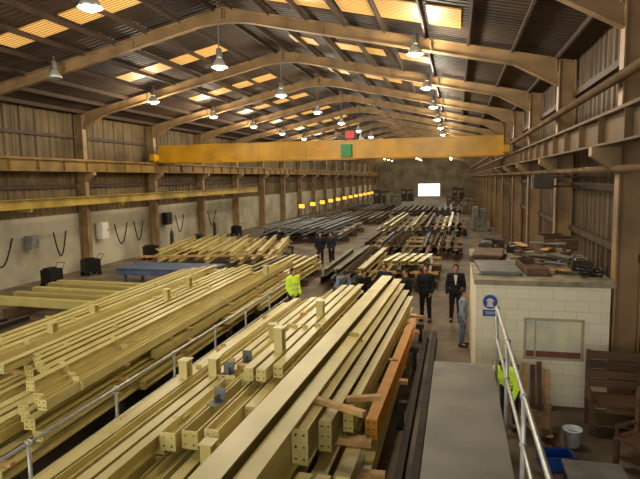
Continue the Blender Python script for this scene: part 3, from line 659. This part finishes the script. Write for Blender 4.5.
# ---------------------------------------------------------------- people
def remesh(mb,mat,voxel,name,smooth=3):
    me=mb.mesh('tmp',mat); o=bpy.data.objects.new('tmp',me); C.objects.link(o)
    m=o.modifiers.new('r','REMESH'); m.mode='VOXEL'; m.voxel_size=voxel; m.use_smooth_shade=True
    if smooth:
        sm=o.modifiers.new('s','SMOOTH'); sm.iterations=smooth; sm.factor=.5
    dg=bpy.context.evaluated_depsgraph_get(); dg.update()
    r=bpy.data.meshes.new_from_object(o.evaluated_get(dg)); r.name=name
    r.materials.clear(); r.materials.append(mat)
    for p in r.polygons: p.use_smooth=True
    bpy.data.objects.remove(o); return r
def cap(mb,a,b,r0,r1):
    mb.cyl(a,b,r0,r1,n=14); mb.sph(a,r0,12,8); mb.sph(b,r1,12,8)
POSES={}
def build_pose(kind):
    V=Vector
    lean={'stand':0,'suit':0,'lean':.35,'bend':.75}[kind]
    pel=V((0,0,.95))
    def up(v):
        v=V(v)-pel; c,s=math.cos(lean),math.sin(lean)
        return V((v.x,v.y*c-v.z*s, v.y*s+v.z*c))+pel
    sh={}; el={}; wr={}
    for s in(-1,1):
        sh[s]=up((s*.185,0,1.42))
        if kind=='stand': el[s]=V((s*.25,.02,1.13)); wr[s]=V((s*.2,-.12,.92))
        elif kind=='suit': el[s]=V((s*.25,.03,1.13)); wr[s]=V((s*.25,-.05,.88))
        elif kind=='lean': el[s]=sh[s]+V((s*.07,-.08,-.27)); wr[s]=sh[s]+V((s*.01,-.3,-.34))
        else: el[s]=sh[s]+V((s*.05,-.05,-.28)); wr[s]=sh[s]+V((0,-.18,-.5))
    hip={s:V((s*.095,0,.93)) for s in(-1,1)}
    kn={s:V((s*.11,-.03 if s>0 else .0,.5)) for s in(-1,1)}
    an={s:V((s*.125,.03 if s>0 else .05,.09)) for s in(-1,1)}
    hc=up((0,-.015,1.635))
    rot=Matrix.Rotation(lean*.9,3,'X')
    def hp(v): return hc+rot@V(v)
    def torso(mb,g=0):
        mb.sph(up((0,0,.97)),(.165+g,.115+g,.13+g)); mb.sph(up((0,0,1.12)),(.15+g,.105+g,.16+g),rot=rot); mb.sph(up((0,0,1.3)),(.175+g,.12+g,.17+g),rot=rot)
        cap(mb,sh[-1],sh[1],.065+g,.065+g)
    def arms(mb,g=0,f=1):
        for s in(-1,1):
            cap(mb,sh[s],el[s],.056+g,.044+g); e=el[s].lerp(wr[s],f); cap(mb,el[s],e,.043+g,.03+g)
    def legs(mb,g=0,f=1):
        for s in(-1,1):
            cap(mb,hip[s],kn[s],.09+g,.06+g); e=kn[s].lerp(an[s],f); cap(mb,kn[s],e,.058+g,.042+g)
            mb.sph(kn[s].lerp(an[s],.3)+V((0,.015,0)),(.06+g,.065+g,.12))
    b=MB(); torso(b); arms(b); legs(b)
    cap(b,up((0,0,1.44)),hp((0,.01,-.08)),.058,.055)
    b.sph(hp((0,.01,.03)),(.077,.098,.095),rot=rot); b.sph(hp((0,-.015,-.05)),(.06,.075,.075),rot=rot); b.sph(hp((0,-.05,-.095)),(.03,.03,.022),rot=rot)
    cap(b,hp((0,-.088,.015)),hp((0,-.108,-.03)),.01,.015)
    for s in(-1,1): b.sph(hp((s*.078,.01,0)),(.013,.022,.032),rot=rot)
    b.box(hp((0,-.085,.03)),(.1,.015,.018))
    for s in(-1,1):
        cap(b,an[s],an[s]+V((s*.02,-.14,-.045)),.04,.035)
        w=wr[s]; d=(w-el[s]).normalized()
        nrm=V((-s,0,0)); nrm=(nrm-d*nrm.dot(d)).normalized(); wid=d.cross(nrm).normalized()
        if wid.y>0: wid=-wid
        for k,(ln,o_) in enumerate(((.072,.03),(.08,.01),(.075,-.01),(.06,-.03))):
            base=w+d*.09+wid*o_
            cap(b,w+d*.01+wid*o_*.6,base,.014,.011)
            m_=base+(d*.9+nrm*.35).normalized()*ln*.5; e=m_+(d*.6+nrm*.75).normalized()*ln*.5
            cap(b,base,m_,.0095,.009); cap(b,m_,e,.009,.008)
        t0=w+d*.03+wid*.03; t1=t0+(wid*.7+d*.6+nrm*.3).normalized()*.04; t2=t1+(wid*.25+d*.9+nrm*.3).normalized()*.032
        cap(b,t0,t1,.013,.011); cap(b,t1,t2,.011,.009)
    D={}
    D['body']=remesh(b,M['skin'],.0085,'person',2)
    m=MB(); torso(m,.022); arms(m,.02,.94); m.sph(up((0,0,.92)),(.18,.135,.12)); cap(m,up((0,.01,1.46)),up((0,.01,1.48)),.07,.068)
    D['jacket']=remesh(m,M['suit'],.014,'jacket')
    m=MB(); legs(m,.016,.97); m.sph((0,0,.93),(.172,.128,.11)); D['trousers']=remesh(m,M['suit'],.014,'trousers')
    m=MB(); m.sph(up((0,0,1.12)),(.19,.145,.2),rot=rot); m.sph(up((0,0,1.3)),(.212,.158,.17),rot=rot); m.sph(up((0,0,.98)),(.2,.15,.12)); cap(m,sh[-1]*.95+V((0,0,.05)),sh[1]*.95+V((0,0,.05)),.085,.085)
    D['vest']=remesh(m,M['hivis'],.014,'hivis_vest')
    m=MB()
    for z in(1.08,1.24):
        c=up((0,0,z)); m.cyl(c-rot@V((0,0,.025)),c+rot@V((0,0,.025)),1,n=28,caps=False)
        vs=m.v[-56:]
        for i in range(56):
            q=V(vs[i])-c; q=rot.inverted()@q; q.x*=.218; q.y*=.166; m.v[len(m.v)-56+i]=tuple(c+rot@q)
    D['tape']=m.mesh('reflective_tape',M['silver'],True)
    m=MB()
    m.sph(hp((0,.022,.04)),(.088,.1,.098),rot=rot,zmin=.56); m.sph(hp((0,.055,-.0)),(.078,.068,.08),rot=rot)
    D['hair']=m.mesh('hair',M['hair'],True)
    D['eyes']=[MB().sph(hp((s*.03,-.083,.012)),(.011,.009,.007),10,6).mesh('eye',M['black'],True) for s in(-1,1)]
    D['mouth']=MB().sph(hp((0,-.083,-.055)),(.024,.008,.006),12,6).mesh('mouth',M['lip'],True)
    D['shoes']=[]
    for s in(-1,1):
        m=MB(); a=an[s]; m.sph((a.x,a.y,.06),(.052,.06,.06)); cap(m,(a.x,a.y+.03,.042),(a.x+s*.02,a.y-.17,.038),.046,.038); m.box((a.x+s*.01,a.y-.07,.012),(.09,.28,.022))
        D['shoes'].append(remesh(m,M['black'],.012,'shoe'))
    m=MB(); m.prism([(-.055,0),(.055,0),(.012,-.3),(-.012,-.3)],-.004,.004)
    mm=fix(m.mesh('shirt',M['white'])); D['shirt']=mm; D['shirtloc']=up((0,-.148,1.46))
    return D
def withmat(me,mat):
    k=(me.name,mat)
    if k in cache: return cache[k]
    c=me.copy(); c.materials.clear(); c.materials.append(M[mat]); cache[k]=c; return c
def person(x,y,face,pose,jm,tm,label,vest=False,shirt=False,hair='hair',h=1.0,z=0):
    if pose not in POSES: POSES[pose]=build_pose(pose)
    D=POSES[pose]
    b=ob('person',D['body'],loc=(x,y,z),rz=math.radians(face),label=label,cat='person'); b.scale=(h,h,h)
    ob('jacket',withmat(D['jacket'],jm),parent=b); ob('trousers',withmat(D['trousers'],tm),parent=b)
    ob('hair',withmat(D['hair'],hair),parent=b)
    for e in D['eyes']: ob('eye',e,parent=b)
    ob('mouth',D['mouth'],parent=b)
    for s in D['shoes']: ob('shoe',s,parent=b)
    if vest:
        v=ob('hivis_vest',D['vest'],parent=b); ob('reflective_tape',D['tape'],parent=v)
    if shirt: ob('shirt',D['shirt'],loc=D['shirtloc'],parent=b)
person(-.93,17.9,-10,'stand','suit','suit','person in black clothes standing with hands together on the concrete aisle',h=1.03)
person(0.0,18.0,0,'suit','suit','suit','person in a dark suit and white shirt standing in the aisle',shirt=True,h=1.05)
person(.2,15.4,88,'suit','bluecloth','jeans','person in pale blue clothes standing beside the white office wall',h=.9)
person(-5.1,17.1,60,'stand','hivis','navy','person in a full lime hi-vis jacket standing by the handrail',vest=True,h=1.0)
person(-7.0,28.6,20,'stand','suit','suit','person in dark clothes standing beside a person at the stacks')
person(-6.45,28.9,-30,'stand','navy','suit','person in dark navy clothes standing near the grey stacks')
person(-2.95,17.6,30,'lean','suit','suit','person in black leaning over the end of the beam stack')
person(-2.3,18.4,-20,'stand','navy','suit','person in dark jacket standing behind the beam stack')
person(-1.5,17.4,-60,'stand','suit','navy','person in black jacket turned towards the beam stack')
person(-3.85,18.3,40,'bend','bluecloth','jeans','person in pale blue clothes bending over the beams')
person(.98,10.4,-20,'bend','hivis','navy','person in a lime hi-vis jacket bending beyond the platform handrail',vest=True,h=.9)
# ---------------------------------------------------------------- camera, world
cd=bpy.data.cameras.new('camera'); cam=bpy.data.objects.new('camera',cd); C.objects.link(cam)
cd.sensor_width=36; cd.lens=560/640*36; cd.clip_end=300
Rm=Matrix.Rotation(math.radians(13.75),4,'Z')@Matrix.Rotation(math.radians(90-6.2),4,'X')@Matrix.Rotation(math.radians(-.85),4,'Z')
cam.matrix_world=Matrix.Translation((0,0,4.6))@Rm
bpy.context.scene.camera=cam
w=bpy.data.worlds.new('world'); bpy.context.scene.world=w; w.use_nodes=True
w.node_tree.nodes['Background'].inputs[0].default_value=(1,.97,.88,1); w.node_tree.nodes['Background'].inputs[1].default_value=2.8
